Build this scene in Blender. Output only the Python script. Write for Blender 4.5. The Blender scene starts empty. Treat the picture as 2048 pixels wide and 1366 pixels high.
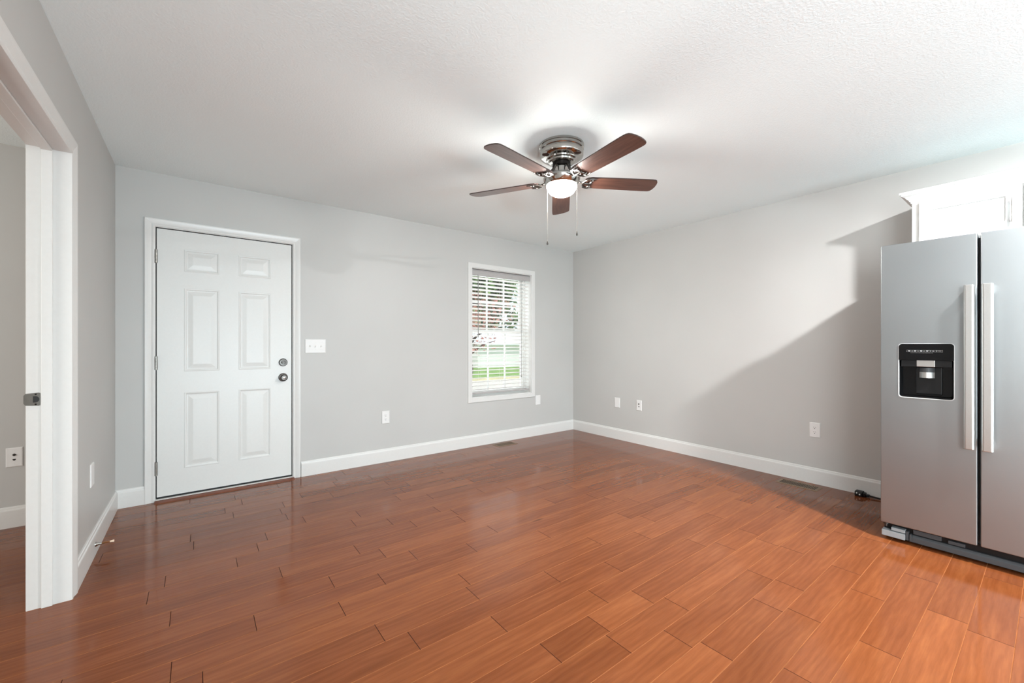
import bpy, bmesh, math, random
from math import sin, cos, pi, radians as R
from mathutils import Vector, Matrix
random.seed(7)
C = bpy.context.scene.collection
sc = bpy.context.scene

# ------------------------------------------------------------------ camera, sky, light, exposure
cd = bpy.data.cameras.new('camera'); cam = bpy.data.objects.new('camera', cd); C.objects.link(cam)
cam.location = (-4.129, -4.040, 1.168); cam.rotation_euler = (R(90), 0, -0.6497)
cd.sensor_width = 36.0; cd.lens = 827.4/2048*36; cd.shift_y = 5.85/2048; cd.clip_start = 0.02
sc.camera = cam
sc.view_settings.view_transform = 'Standard'; sc.view_settings.look = 'None'
sc.view_settings.gamma = 1.0; sc.view_settings.exposure = 0.13
sc.view_settings.use_curve_mapping = False
sc.cycles.use_denoising = True
sc.cycles.max_bounces = 10; sc.cycles.diffuse_bounces = 6; sc.cycles.glossy_bounces = 5
sc.cycles.caustics_reflective = False; sc.cycles.caustics_refractive = False
sc.cycles.sample_clamp_indirect = 3.0
sc.cycles.use_adaptive_sampling = False

KITCHEN_LAMP = 4200.0; FAN_LAMP = 215.0; SIDE_DOME_FILL = 10.0
REAR_FILL = 45.0; REAR_UP_FILL = 240.0; SIDE_FILL = 80.0; WIN_DAY = 9.0; LEFT_FILL = 92.0

w = bpy.data.worlds.new('sky'); sc.world = w; w.use_nodes = True
bg = w.node_tree.nodes['Background']; bg.inputs[0].default_value = (.80, .90, 1, 1); bg.inputs[1].default_value = 1.3

def lamp(name, kind, loc, rot, energy, color=(1, 1, 1), **kw):
    l = bpy.data.lights.new(name, kind); l.energy = energy; l.color = color
    for k, v in kw.items(): setattr(l, k, v)
    o = bpy.data.objects.new(name, l); o.location = loc; o.rotation_euler = rot; C.objects.link(o); return o
lamp('sun', 'SUN', (0, -20, 20), (R(42), 0, R(-38)), 2.3, (1, .96, .9), angle=R(1.5))
# added fill light, set at an invented patio door in the unseen rear wall
lamp('rear_fill', 'AREA', (-3.05, -8.05, 1.08), (R(-90), 0, R(180)), REAR_FILL, (.84, .945, 1.0), shape='RECTANGLE', size=2.3, size_y=1.95)
# added uplight at the rear, there to brighten the ceiling
lamp('rear_up_fill', 'AREA', (-3.05, -7.95, .35), (R(-145), 0, R(180)), REAR_UP_FILL, (.72, .91, 1.0), shape='RECTANGLE', size=2.3, size_y=.6)
# added fill light, set at an invented window behind the camera
lamp('left_fill', 'AREA', (-4.56, -5.45, 1.5), (R(90), 0, R(-80)), LEFT_FILL, (.90, .97, 1), shape='RECTANGLE', size=1.2, size_y=1.2)
lamp('side_fill', 'AREA', (-7.9, -2.4, 1.4), (R(90), 0, R(-90)), SIDE_FILL, (1.0, .97, .92), shape='RECTANGLE', size=1.2, size_y=1.2)  # added fill for the side room, at an invented window
lamp('window_daylight', 'AREA', (-1.195, .30, 1.30), (R(90), 0, R(180)), WIN_DAY, (.95, .98, 1.0), shape='RECTANGLE', size=.85, size_y=1.4)

# ------------------------------------------------------------------ materials
def lin(h):
    h = h.lstrip('#'); c = [int(h[i:i+2], 16)/255 for i in (0, 2, 4)]
    return tuple((x/12.92 if x <= .04045 else ((x+.055)/1.055)**2.4) for x in c)+(1,)
def M(name):
    m = bpy.data.materials.new(name); m.use_nodes = True; nt = m.node_tree
    return m, nt, nt.nodes['Principled BSDF']
def N(nt, t, **kw):
    n = nt.nodes.new(t)
    for k, v in kw.items():
        if k.startswith('_'): setattr(n, k[1:], v)
        else:
            n.inputs[k.replace('__', ' ')].default_value = v
    return n
def coords(nt, scale=(1, 1, 1), kind='Object'):
    tc = nt.nodes.new('ShaderNodeTexCoord'); mp = nt.nodes.new('ShaderNodeMapping')
    mp.inputs['Scale'].default_value = scale; nt.links.new(tc.outputs[kind], mp.inputs[0]); return mp.outputs[0]
def noise(nt, vec, scale, detail=3, rough=.55):
    n = nt.nodes.new('ShaderNodeTexNoise'); n.inputs['Scale'].default_value = scale
    n.inputs['Detail'].default_value = detail; n.inputs['Roughness'].default_value = rough
    nt.links.new(vec, n.inputs['Vector']); return n.outputs['Fac']
def bump(nt, b, h, strength, dist):
    bn = nt.nodes.new('ShaderNodeBump'); bn.inputs['Strength'].default_value = strength; bn.inputs['Distance'].default_value = dist
    nt.links.new(h, bn.inputs['Height']); nt.links.new(bn.outputs[0], b.inputs['Normal']); return bn
def ramp(nt, fac, stops):
    r = nt.nodes.new('ShaderNodeValToRGB'); e = r.color_ramp.elements
    while len(e) < len(stops): e.new(.5)
    for i, (p, c) in enumerate(stops): e[i].position = p; e[i].color = c
    nt.links.new(fac, r.inputs[0]); return r.outputs[0]
def mix(nt, a, b, fac, mode='MIX'):
    m = nt.nodes.new('ShaderNodeMix'); m.data_type = 'RGBA'; m.blend_type = mode
    for s, v in ((6, a), (7, b), (0, fac)):
        if hasattr(v, 'is_output'): nt.links.new(v, m.inputs[s])
        else: m.inputs[s].default_value = v
    return m.outputs[2]
def simple(name, col, rough=.5, metal=0, nscale=20, nvar=.04, bs=0, bd=.001, spec=.5, stretch=(1, 1, 1)):
    m, nt, b = M(name); c = lin(col) if isinstance(col, str) else col
    v = coords(nt, stretch); f = noise(nt, v, nscale)
    lo = tuple(x*(1-nvar) for x in c[:3])+(1,); hi = tuple(min(1, x*(1+nvar)) for x in c[:3])+(1,)
    nt.links.new(ramp(nt, f, [(.3, lo), (.7, hi)]), b.inputs['Base Color'])
    b.inputs['Roughness'].default_value = rough; b.inputs['Metallic'].default_value = metal
    b.inputs['Specular IOR Level'].default_value = spec
    if bs: bump(nt, b, f, bs, bd)
    return m

mat = {}
# painted drywall: very fine roller stipple
m, nt, b = M('wall_paint'); v = coords(nt); f = noise(nt, v, 420, 2); g = noise(nt, v, 1.3, 2)
nt.links.new(ramp(nt, g, [(.3, lin('#b7b6b3')), (.7, lin('#bbbab7'))]), b.inputs['Base Color'])
b.inputs['Roughness'].default_value = .42; b.inputs['Specular IOR Level'].default_value = .35
bump(nt, b, f, .25, .0006); mat['wall'] = m
m, nt, b = M('ceiling_paint'); v = coords(nt)
f = noise(nt, v, 95, 4, .62); g = ramp(nt, f, [(.42, (0, 0, 0, 1)), (.62, (1, 1, 1, 1))])
b.inputs['Base Color'].default_value = (.855, .925, .93, 1); b.inputs['Roughness'].default_value = .85
b.inputs['Specular IOR Level'].default_value = .2
bump(nt, b, g, .3, .002); mat['ceiling'] = m
mat['trim'] = simple('white_trim_paint', '#d3d2cf', .32, nscale=60, nvar=.012, bs=.04)
mat['door'] = simple('white_door_paint', '#d5d5d2', .36, nscale=90, nvar=.012, bs=.06, bd=.0006)
mat['cab'] = simple('white_cabinet_paint', '#e2e1de', .35, nscale=40, nvar=.01)
mat['plastic'] = simple('white_plastic', '#dcdbd9', .38, nscale=40, nvar=.015)
mat['slotdark'] = simple('dark_slot', '#1b1a19', .6)
mat['black'] = simple('black_plastic', '#0a0a0b', .45, nscale=60, spec=.3)
mat['gasket'] = simple('black_rubber', '#111111', .75, nscale=60)
mat['nickel'] = simple('satin_nickel', '#4f4b48', .32, 1, nscale=80)
mat['hinge'] = simple('brushed_hinge_steel', '#8d8983', .32, 1, nscale=80)
mat['chrome'] = simple('polished_nickel', '#b4b1ac', .11, 1, nscale=30, nvar=.03)
mat['darkmetal'] = simple('dark_motor_metal', '#2a2826', .4, 1)
mat['greyplastic'] = simple('grey_plastic', '#8e8f90', .45)
mat['darkgrey'] = simple('dark_grey_plastic', '#3a3b3d', .5)
mat['bezel'] = simple('catchlight_bezel', '#cfcfce', .35, .4)  # pale colour stands in for light caught along the bezel edges
mat['case'] = simple('fridge_case_grey', '#56585a', .45)
mat['slat'] = simple('white_blind_slat', '#e9e7e3', .45, nscale=30, nvar=.02)
mat['valance'] = simple('grey_valance_vinyl', '#a8a4a2', .5)
mat['wandm'] = simple('clear_grey_wand', '#8b8a86', .25)
mat['cord'] = simple('white_cord', '#d8d5cf', .7)
mat['vent'] = simple('brown_vent_metal', '#7d6650', .42, .35, nscale=60)
mat['chain'] = simple('bead_chain', '#6e6b66', .55, .3)
mat['iron'] = simple('dark_nickel_iron', '#5d5955', .3, 1)
mat['copper'] = simple('door_stop_spring', '#b98a62', .3, 1)
mat['rubbertip'] = simple('cream_rubber_tip', '#e6cbb2', .6)
mat['wall_ext'] = simple('exterior_siding', '#cfcdc7', .8)
m, nt, b = M('brushed_stainless'); v = coords(nt, (260, 260, 1.6)); f = noise(nt, v, 1.0, 3)
vv = coords(nt); g = noise(nt, vv, 2.2, 2)
nt.links.new(ramp(nt, g, [(.3, (.335, .35, .355, 1)), (.7, (.36, .375, .38, 1))]), b.inputs['Base Color'])
b.inputs['Metallic'].default_value = 1; b.inputs['Roughness'].default_value = .36
bump(nt, b, f, .18, .0004); mat['steel'] = m
mat['handle'] = simple('handle_stainless', '#cfcdca', .28, 1, nscale=200, nvar=.03)
mat['gloss'] = simple('gloss_black_panel', '#060607', .12, nscale=20, spec=.25)
mat['paddle'] = simple('satin_paddle', '#b5b3b0', .45, .9)
mat['icon'] = simple('panel_print', '#7c7c7c', .5)
# fan blade: stained wood on the underside
def wood(name, dark, mid, light, rough, sx=(2, 22, 22), coat=0):
    m, nt, b = M(name); v = coords(nt, sx); f = noise(nt, v, 3.2, 6, .62)
    nt.links.new(ramp(nt, f, [(.25, lin(dark)), (.5, lin(mid)), (.78, lin(light))]), b.inputs['Base Color'])
    b.inputs['Roughness'].default_value = rough; b.inputs['Coat Weight'].default_value = coat; b.inputs['Coat Roughness'].default_value = .12
    bump(nt, b, f, .08, .0006); return m
mat['blade'] = wood('walnut_blade', '#3b221a', '#55352a', '#6b493b', .42, (1.4, 18, 18))
mat['bladeedge'] = simple('dark_blade_edge', '#2b1712', .5)
mat['threshold'] = wood('threshold_wood', '#4a2415', '#69351f', '#7d4428', .25, (3, 25, 25), .4)

# plank floor: UV 'grain' runs along each board, UV 'tone' holds one random pair per board
def plank_mat():
    m, nt, b = M('hardwood_planks'); L = nt.links.new
    ug = N(nt, 'ShaderNodeUVMap', _uv_map='grain'); ut = N(nt, 'ShaderNodeUVMap', _uv_map='tone')
    sep = nt.nodes.new('ShaderNodeSeparateXYZ'); L(ut.outputs[0], sep.inputs[0])
    def mp(s):
        q = nt.nodes.new('ShaderNodeMapping'); q.inputs['Scale'].default_value = s; L(ug.outputs[0], q.inputs[0]); return q.outputs[0]
    fine = noise(nt, mp((7, 170, 1)), 1.0, 5, .65)
    fig = noise(nt, mp((2.2, 15, 1)), 1.0, 4, .6)
    wav = nt.nodes.new('ShaderNodeTexWave'); wav.wave_type = 'BANDS'; wav.bands_direction = 'Y'
    wav.inputs['Scale'].default_value = 1.6; wav.inputs['Distortion'].default_value = 9; wav.inputs['Detail'].default_value = 3
    wav.inputs['Detail Scale'].default_value = 1.2; L(mp((1.5, 7, 1)), wav.inputs['Vector'])
    tone = ramp(nt, sep.outputs[0], [(0, lin('#663a22')), (.35, lin('#70412a')), (.7, lin('#7a4a2f')), (1, lin('#895637'))])
    c = mix(nt, tone, ramp(nt, fig, [(.28, lin('#5c341e')), (.5, lin('#75452b')), (.75, lin('#94623f'))]), .45)
    c = mix(nt, c, ramp(nt, wav.outputs['Fac'], [(.0, lin('#66391f')), (1, lin('#855335'))]), .20)
    c = mix(nt, c, ramp(nt, fine, [(.3, (.72, .70, .68, 1)), (.62, (1.04, 1.04, 1.04, 1))]), .42, 'MULTIPLY')
    kn = nt.nodes.new('ShaderNodeTexVoronoi'); kn.inputs['Scale'].default_value = 1.0; L(mp((.8, 3.2, 1)), kn.inputs['Vector'])
    kf = ramp(nt, kn.outputs['Distance'], [(.01, (.7, .7, .7, 1)), (.05, (0, 0, 0, 1))])
    c = mix(nt, c, lin('#3f2213'), kf)
    c = mix(nt, c, (.93, .78, .60, 1), 1.0, 'MULTIPLY')
    L(c, b.inputs['Base Color'])
    rg = ramp(nt, fig, [(.3, (.09, .09, .09, 1)), (.7, (.14, .14, .14, 1))]); L(rg, b.inputs['Roughness'])
    b.inputs['Specular IOR Level'].default_value = .27
    slow = noise(nt, mp((3.5, 6, 1)), 1.0, 2)
    add = nt.nodes.new('ShaderNodeMath'); add.operation = 'MULTIPLY_ADD'; add.inputs[1].default_value = .06
    L(fine, add.inputs[0]); L(slow, add.inputs[2]); bump(nt, b, slow, .05, .002)
    return m
mat['plank'] = plank_mat()
mat['seam'] = simple('worn_plank_edge', '#8a5430', .7, nscale=12, nvar=.2, spec=.08)
mat['butt'] = simple('dark_plank_end', '#3a1c0f', .7, spec=.1)
def emit(name, col, s):
    m, nt, b = M(name); b.inputs['Base Color'].default_value = (.9, .9, .88, 1); b.inputs['Roughness'].default_value = .3
    b.inputs['Emission Color'].default_value = col; b.inputs['Emission Strength'].default_value = s; return m
mat['globe'] = emit('lit_frosted_globe', (1, .97, .925, 1), FAN_LAMP)
mat['dome'] = emit('lit_kitchen_dome', (.98, .99, 1, 1), KITCHEN_LAMP)
mat['sidefilldome'] = emit('side_fill_dome', (1, .93, .84, 1), SIDE_DOME_FILL)  # glow of the unseen lamp added to light the side room
m, nt, b = M('window_glass'); nt.nodes.remove(b)
tr = N(nt, 'ShaderNodeBsdfTransparent'); gl = N(nt, 'ShaderNodeBsdfGlossy', Roughness=.02); mx = N(nt, 'ShaderNodeMixShader', Fac=.05)
tr.inputs[0].default_value = (.97, .985, .98, 1)
nt.links.new(tr.outputs[0], mx.inputs[1]); nt.links.new(gl.outputs[0], mx.inputs[2])
nt.links.new(mx.outputs[0], nt.nodes['Material Output'].inputs[0]); mat['glass'] = m
mat['grass'] = simple('lawn_grass', '#7d9c50', .9, nscale=3, nvar=.35, bs=.5, bd=.05)
mat['straw'] = simple('dry_grass_verge', '#c9bd92', .9, nscale=4, nvar=.2)
mat['concrete'] = simple('pale_concrete', '#cfc7bd', .85, nscale=2, nvar=.08)
mat['shed'] = simple('pale_shed_siding', '#ecebea', .6, nscale=1, nvar=.03)
mat['roofm'] = simple('pale_metal_roof', '#d3d5d6', .5)
mat['fencew'] = simple('brown_fence_board', '#6b5344', .8, nscale=8, nvar=.25)
mat['bark'] = simple('tree_bark', '#4b3a30', .9, nscale=12, nvar=.3, bs=.6, bd=.02)
def leafmat(name, a, bcol):
    m, nt, b = M(name); v = coords(nt); f = noise(nt, v, 1.6, 3)
    nt.links.new(ramp(nt, f, [(.35, lin(a)), (.68, lin(bcol))]), b.inputs['Base Color']); b.inputs['Roughness'].default_value = .6
    return m
mat['leafg'] = leafmat('green_leaves', '#5a7838', '#a3c06c')
mat['leafd'] = leafmat('dark_green_leaves', '#3d5a30', '#7f9c5a')
mat['leafr'] = leafmat('red_leaves', '#96584a', '#cf9585')

# ------------------------------------------------------------------ builders
class B:
    def __init__(s): s.bm = bmesh.new()
    def box(s, x0, y0, z0, x1, y1, z1, mi=0):
        x0, x1 = sorted((x0, x1)); y0, y1 = sorted((y0, y1)); z0, z1 = sorted((z0, z1))
        v = [s.bm.verts.new(p) for p in ((x0,y0,z0),(x1,y0,z0),(x1,y1,z0),(x0,y1,z0),(x0,y0,z1),(x1,y0,z1),(x1,y1,z1),(x0,y1,z1))]
        for f in ((0,3,2,1),(4,5,6,7),(0,1,5,4),(1,2,6,5),(2,3,7,6),(3,0,4,7)):
            s.bm.faces.new([v[i] for i in f]).material_index = mi
        return s
    def face(s, pts, mi=0):
        f = s.bm.faces.new([s.bm.verts.new(p) for p in pts]); f.material_index = mi; return f
    def lathe(s, prof, c=(0,0,0), axis='Z', n=40, mi=0, closed=False):
        rings = []
        for r, h in prof:
            ring = []
            for k in range(1 if r < 1e-6 else n):
                a = 2*pi*k/n; p = (r*cos(a), r*sin(a), h)
                if axis == 'X': p = (p[2], p[0], p[1])
                elif axis == 'Y': p = (p[0], p[2], p[1])
                ring.append(s.bm.verts.new((p[0]+c[0], p[1]+c[1], p[2]+c[2])))
            rings.append(ring)
        for a, b in zip(rings, rings[1:]):
            if len(a) == 1 and len(b) == 1: continue
            for k in range(n):
                q = (k+1) % n
                if len(a) == 1: f = (a[0], b[q], b[k])
                elif len(b) == 1: f = (a[k], a[q], b[0])
                else: f = (a[k], a[q], b[q], b[k])
                s.bm.faces.new(f).material_index = mi
        return s
    def tube(s, pts, r, n=8, mi=0):
        pts = [Vector(p) for p in pts]; rings = []; up = Vector((0, 0, 1))
        rr = r if isinstance(r, (list, tuple)) else [r]*len(pts)
        for i, p in enumerate(pts):
            t = (pts[min(i+1, len(pts)-1)]-pts[max(i-1, 0)]).normalized()
            a = t.cross(up)
            if a.length < 1e-3: a = t.cross(Vector((1, 0, 0)))
            a.normalize(); b = t.cross(a).normalized()
            rings.append([s.bm.verts.new(p+(a*cos(2*pi*k/n)+b*sin(2*pi*k/n))*rr[i]) for k in range(n)])
        for a, b in zip(rings, rings[1:]):
            for k in range(n): s.bm.faces.new((a[k], a[(k+1)%n], b[(k+1)%n], b[k])).material_index = mi
        s.bm.faces.new(rings[0]).material_index = mi; s.bm.faces.new(rings[-1]).material_index = mi
        return s
    def prism(s, poly, axis, a, b, mi=0):
        def P(u, v, h):
            return {'X': (h, u, v), 'Y': (u, h, v), 'Z': (u, v, h)}[axis]
        n = len(poly)
        va = [s.bm.verts.new(P(u, v, a)) for u, v in poly]; vb = [s.bm.verts.new(P(u, v, b)) for u, v in poly]
        for k in range(n): s.bm.faces.new((va[k], va[(k+1)%n], vb[(k+1)%n], vb[k])).material_index = mi
        s.bm.faces.new(va).material_index = mi; s.bm.faces.new(vb).material_index = mi
        return s
    def xf(s, mtx): bmesh.ops.transform(s.bm, matrix=mtx, verts=s.bm.verts); return s
    def make(s, name, mats, parent=None, loc=None, bevel=0, smooth=None, recalc=True, seg=2):
        """link as ONE object; loc = world point that becomes the object's origin (parts stay relative to their parent)"""
        base = wpos(parent) if parent else Vector((0, 0, 0))
        org = Vector(loc) if loc is not None else base
        bmesh.ops.translate(s.bm, verts=s.bm.verts, vec=-org)
        if recalc: bmesh.ops.recalc_face_normals(s.bm, faces=s.bm.faces)
        me = bpy.data.meshes.new(name); s.bm.to_mesh(me); s.bm.free()
        if smooth is not None:
            me.shade_smooth(); me.set_sharp_from_angle(angle=R(smooth))
        for x in (mats if isinstance(mats, (list, tuple)) else [mats]): me.materials.append(mat[x])
        o = bpy.data.objects.new(name, me); C.objects.link(o)
        if parent: o.parent = parent
        o.location = org-base
        if bevel:
            md = o.modifiers.new('bevel', 'BEVEL'); md.width = bevel; md.segments = seg; md.limit_method = 'ANGLE'; md.angle_limit = R(40)
            md.harden_normals = False
        return o
def wpos(o):
    p = Vector(o.location)
    while o.parent: o = o.parent; p = p+Vector(o.location)
    return p
def tag(o, label, cat, group=None, kind=None):
    o['label'] = label; o['category'] = cat
    if group: o['group'] = group
    if kind: o['kind'] = kind
    return o
def thing(name, loc, label, cat, group=None, kind=None):
    o = bpy.data.objects.new(name, None); C.objects.link(o); o.location = loc; o.empty_display_size = .05
    return tag(o, label, cat, group, kind)
def struct(o): o['kind'] = 'structure'; return o

def wall(name, axis, a, b, u0, u1, z0, z1, holes, m, ext=None):
    """a wall slab between planes a and b of `axis` (a faces the room), with rectangular openings"""
    us = sorted({u0, u1, *[h[0] for h in holes], *[h[1] for h in holes]}); zs = sorted({z0, z1, *[h[2] for h in holes], *[h[3] for h in holes]})
    k = B(); P = (lambda h, u, z: (h, u, z)) if axis == 'X' else (lambda h, u, z: (u, h, z))
    def solid(i, j):
        if not (0 <= i < len(us)-1 and 0 <= j < len(zs)-1): return False
        u = (us[i]+us[i+1])/2; z = (zs[j]+zs[j+1])/2
        return not any(h[0] < u < h[1] and h[2] < z < h[3] for h in holes)
    for i in range(len(us)-1):
        for j in range(len(zs)-1):
            if not solid(i, j): continue
            x0, x1, y0, y1 = us[i], us[i+1], zs[j], zs[j+1]
            for h, mi in ((a, 0), (b, 1 if ext else 0)): k.face([P(h,x0,y0), P(h,x1,y0), P(h,x1,y1), P(h,x0,y1)], mi)
            if not solid(i-1, j): k.face([P(a,x0,y0), P(b,x0,y0), P(b,x0,y1), P(a,x0,y1)])
            if not solid(i+1, j): k.face([P(a,x1,y0), P(b,x1,y0), P(b,x1,y1), P(a,x1,y1)])
            if not solid(i, j-1): k.face([P(a,x0,y0), P(b,x0,y0), P(b,x1,y0), P(a,x1,y0)])
            if not solid(i, j+1): k.face([P(a,x0,y1), P(b,x0,y1), P(b,x1,y1), P(a,x1,y1)])
    bmesh.ops.remove_doubles(k.bm, verts=k.bm.verts, dist=1e-5)
    return struct(k.make(name, [m]+([ext] if ext else [])))

H = 2.44; W = 4.595; LW = -W-.124; REAR = -8.2; SIDE = -8.0
WX0, WX1, WZ0, WZ1 = -1.636, -.754, .556, 2.047           # window opening
DX0, DX1, DZ = -4.378, -3.470, 2.040                       # entry door, inner faces of the jamb
OY0, OY1, OZ = -2.235, -1.315, 2.042                       # cased opening in the left wall

# ------------------------------------------------------------------ the setting
wall('wall_back', 'Y', 0, .20, SIDE-.15, .15, 0, H, [(WX0, WX1, WZ0, WZ1), (DX0-.02, DX1+.02, 0, DZ+.02)], 'wall', 'wall_ext')
wall('wall_right', 'X', 0, .15, REAR-.15, 0, 0, H, [], 'wall', 'wall_ext')
wall('wall_left', 'X', -W, LW, REAR, 0, 0, H, [(OY0-.02, OY1+.02, 0, OZ+.02), (-6.1, -4.8, .85, 2.1)], 'wall')
wall('wall_rear', 'Y', REAR, REAR-.15, LW, 0, 0, H, [(-4.25, -1.85, .02, 2.08)], 'wall', 'wall_ext')
wall('wall_side_rear', 'Y', -4.3, -4.45, SIDE-.15, LW, 0, H, [], 'wall', 'wall_ext')
wall('wall_side', 'X', SIDE, SIDE-.15, -4.3, 0, 0, H, [(-3.05, -1.75, .75, 2.05)], 'wall', 'wall_ext')
struct(B().box(LW, REAR-.15, H, .15, .2, H+.2).box(SIDE-.15, -4.45, H, LW, .2, H+.2).make('ceiling', 'ceiling'))

def floor():
    bm = bmesh.new(); g = bm.loops.layers.uv.new('grain'); t = bm.loops.layers.uv.new('tone')
    rnd = random.Random(21)
    seeds = {18:[-3.542],15:[-3.937],12:[-3.79,-3.408],6:[-4.164],8:[-3.797],10:[-3.962],13:[-4.222,-3.306],11:[-3.011],14:[-3.178],
             21:[-2.652],22:[-2.795,-1.698],24:[-1.86],23:[-2.415],25:[-2.557,-1.844],29:[-1.567],20:[-3.127],19:[-3.45],3:[-3.976,-1.9],28:[-2.05]}
    ch = .0013; d = .0013
    def q(pts, mi, uv, tn):
        f = bm.faces.new([bm.verts.new(p) for p in pts]); f.material_index = mi
        for l in f.loops:
            l[g].uv = (l.vert.co.x+uv[0], l.vert.co.y+uv[1]); l[t].uv = tn
    rows = int((0-REAR)/.125)+2
    for r in range(-1, rows):
        y1 = -.068-.125*r; y0 = y1-.125
        y1 = min(y1, .02); y0 = max(y0, REAR)
        if y1-y0 < .01: continue
        js = sorted(seeds.get(r, []))
        xs = SIDE if y1 > -4.25 else LW
        cuts = [xs]; x = xs
        while True:
            L = rnd.choice([.32, .45, .55, .7, .85, 1.0, 1.2])*rnd.uniform(.92, 1.08); x += L
            nxt = [j for j in js if j > cuts[-1]+.02]
            if nxt and nxt[0] < x+.25: x = nxt[0]
            if x > -.2: break
            cuts.append(x)
        cuts.append(.0)
        for a, b in zip(cuts, cuts[1:]):
            uv = (rnd.uniform(0, 60), rnd.uniform(0, 60)); tn = (rnd.random(), rnd.random())
            A, Bx, Y0, Y1 = a+ch, b-ch, y0+ch, y1-ch
            q([(A,Y0,0),(Bx,Y0,0),(Bx,Y1,0),(A,Y1,0)], 0, uv, tn)
            q([(a,y0,-d),(b,y0,-d),(Bx,Y0,0),(A,Y0,0)], 1, uv, tn); q([(b,y1,-d),(a,y1,-d),(A,Y1,0),(Bx,Y1,0)], 1, uv, tn)
            q([(a,y1,-d),(a,y0,-d),(A,Y0,0),(A,Y1,0)], 2, uv, tn); q([(b,y0,-d),(b,y1,-d),(Bx,Y1,0),(Bx,Y0,0)], 2, uv, tn)
    q([(SIDE,-4.3,-.2),(LW,-4.3,-.2),(LW,.03,-.2),(SIDE,.03,-.2)], 2, (0,0), (0,0)); q([(LW,REAR,-.2),(0,REAR,-.2),(0,.03,-.2),(LW,.03,-.2)], 2, (0,0), (0,0))
    me = bpy.data.meshes.new('floor'); bm.to_mesh(me); bm.free()
    for x in ('plank', 'seam', 'butt'): me.materials.append(mat[x])
    o = bpy.data.objects.new('floor', me); C.objects.link(o); return struct(o)
floor()

# baseboards: flat board with an eased, slightly stepped top
BP = [(0, 0), (.015, 0), (.015, .108), (.0135, .114), (.010, .118), (.0085, .127), (.005, .132), (0, .132)]
def base(name, runs):
    k = B()
    for axis, h, s, a, b in runs:     # wall plane h, inward sign s
        k.prism([(h+s*u, z) for u, z in BP], 'X' if axis == 'Y' else 'Y', a, b)
    return struct(k.make(name, 'trim'))
base('baseboard_back', [('Y', 0, -1, -3.402, 0), ('Y', 0, -1, -W, -4.439), ('Y', 0, -1, SIDE, LW)])
base('baseboard_right', [('X', 0, -1, REAR, -.0151)])
base('baseboard_left', [('X', -W, 1, -1.243, -.0151), ('X', -W, 1, REAR, OY0-.07), ('X', LW, -1, -1.243, -.0151), ('X', LW, -1, -4.3, OY0-.07)])
base('baseboard_rear', [('Y', REAR, 1, -W+.0151, -4.315), ('Y', REAR, 1, -1.785, -.0151)])

# casing profile across its width: (distance from the inner edge, projection from the wall)
CAS = [(0, 0), (0, .008), (.006, .0105), (.012, .0105), (.020, .0085), (.030, .0115), (.040, .014), (.052, .0165), (.060, .0165), (.063, .013), (.063, 0)]
def casing(name, parent, plane, axis, sgn, u0, u1, z0, z1, wid, bottom=False, prof=CAS):
    """mitred casing round an opening u0..u1, z0..z1 on wall plane; sgn = direction into the room"""
    k = B(); sc_ = wid/.063; loops = []
    for dd, h in prof:
        dd *= sc_
        c = [(u0-dd, z0-(dd if bottom else 0)), (u0-dd, z1+dd), (u1+dd, z1+dd), (u1+dd, z0-(dd if bottom else 0))]
        P = (lambda u, z: (plane+sgn*h, u, z)) if axis == 'X' else (lambda u, z: (u, plane+sgn*h, z))
        loops.append([k.bm.verts.new(P(u, z)) for u, z in c])
    n = 4 if bottom else 3
    for a, b in zip(loops, loops[1:]):
        for i in range(n):
            j = (i+1) % 4; k.bm.faces.new((a[i], a[j], b[j], b[i]))
    if not bottom:
        k.bm.faces.new([l[0] for l in loops]); k.bm.faces.new([l[3] for l in loops])
    return k.make(name, 'trim', parent)

# ---- entry door
door = struct(thing('door_1', (-3.924, 0, 0), 'white six panel entry door in the back wall with nickel knob and deadbolt', 'door'))
casing('door_casing', door, 0, 'Y', -1, DX0-.004, DX1+.004, 0, DZ+.004, .058)
k = B(); k.box(DX0-.02, 0, 0, DX0, .20, DZ+.02).box(DX1, 0, 0, DX1+.02, .20, DZ+.02).box(DX0, 0, DZ, DX1, .20, DZ+.02)
k.make('door_jamb', 'trim', door)
k = B(); k.box(DX0+.0002, .052, .02, DX0+.012, .075, DZ).box(DX1-.012, .052, .02, DX1-.0002, .075, DZ).box(DX0, .052, DZ-.012, DX1, .075, DZ-.0002)
k.box(DX0+.0003, .012, .02, DX0+.0062, .052, DZ).box(DX1-.0062, .012, .02, DX1-.0003, .052, DZ).box(DX0+.006, .012, DZ-.0055, DX1-.006, .052, DZ-.0003)
k.make('weatherstrip', 'gasket', door)
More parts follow.
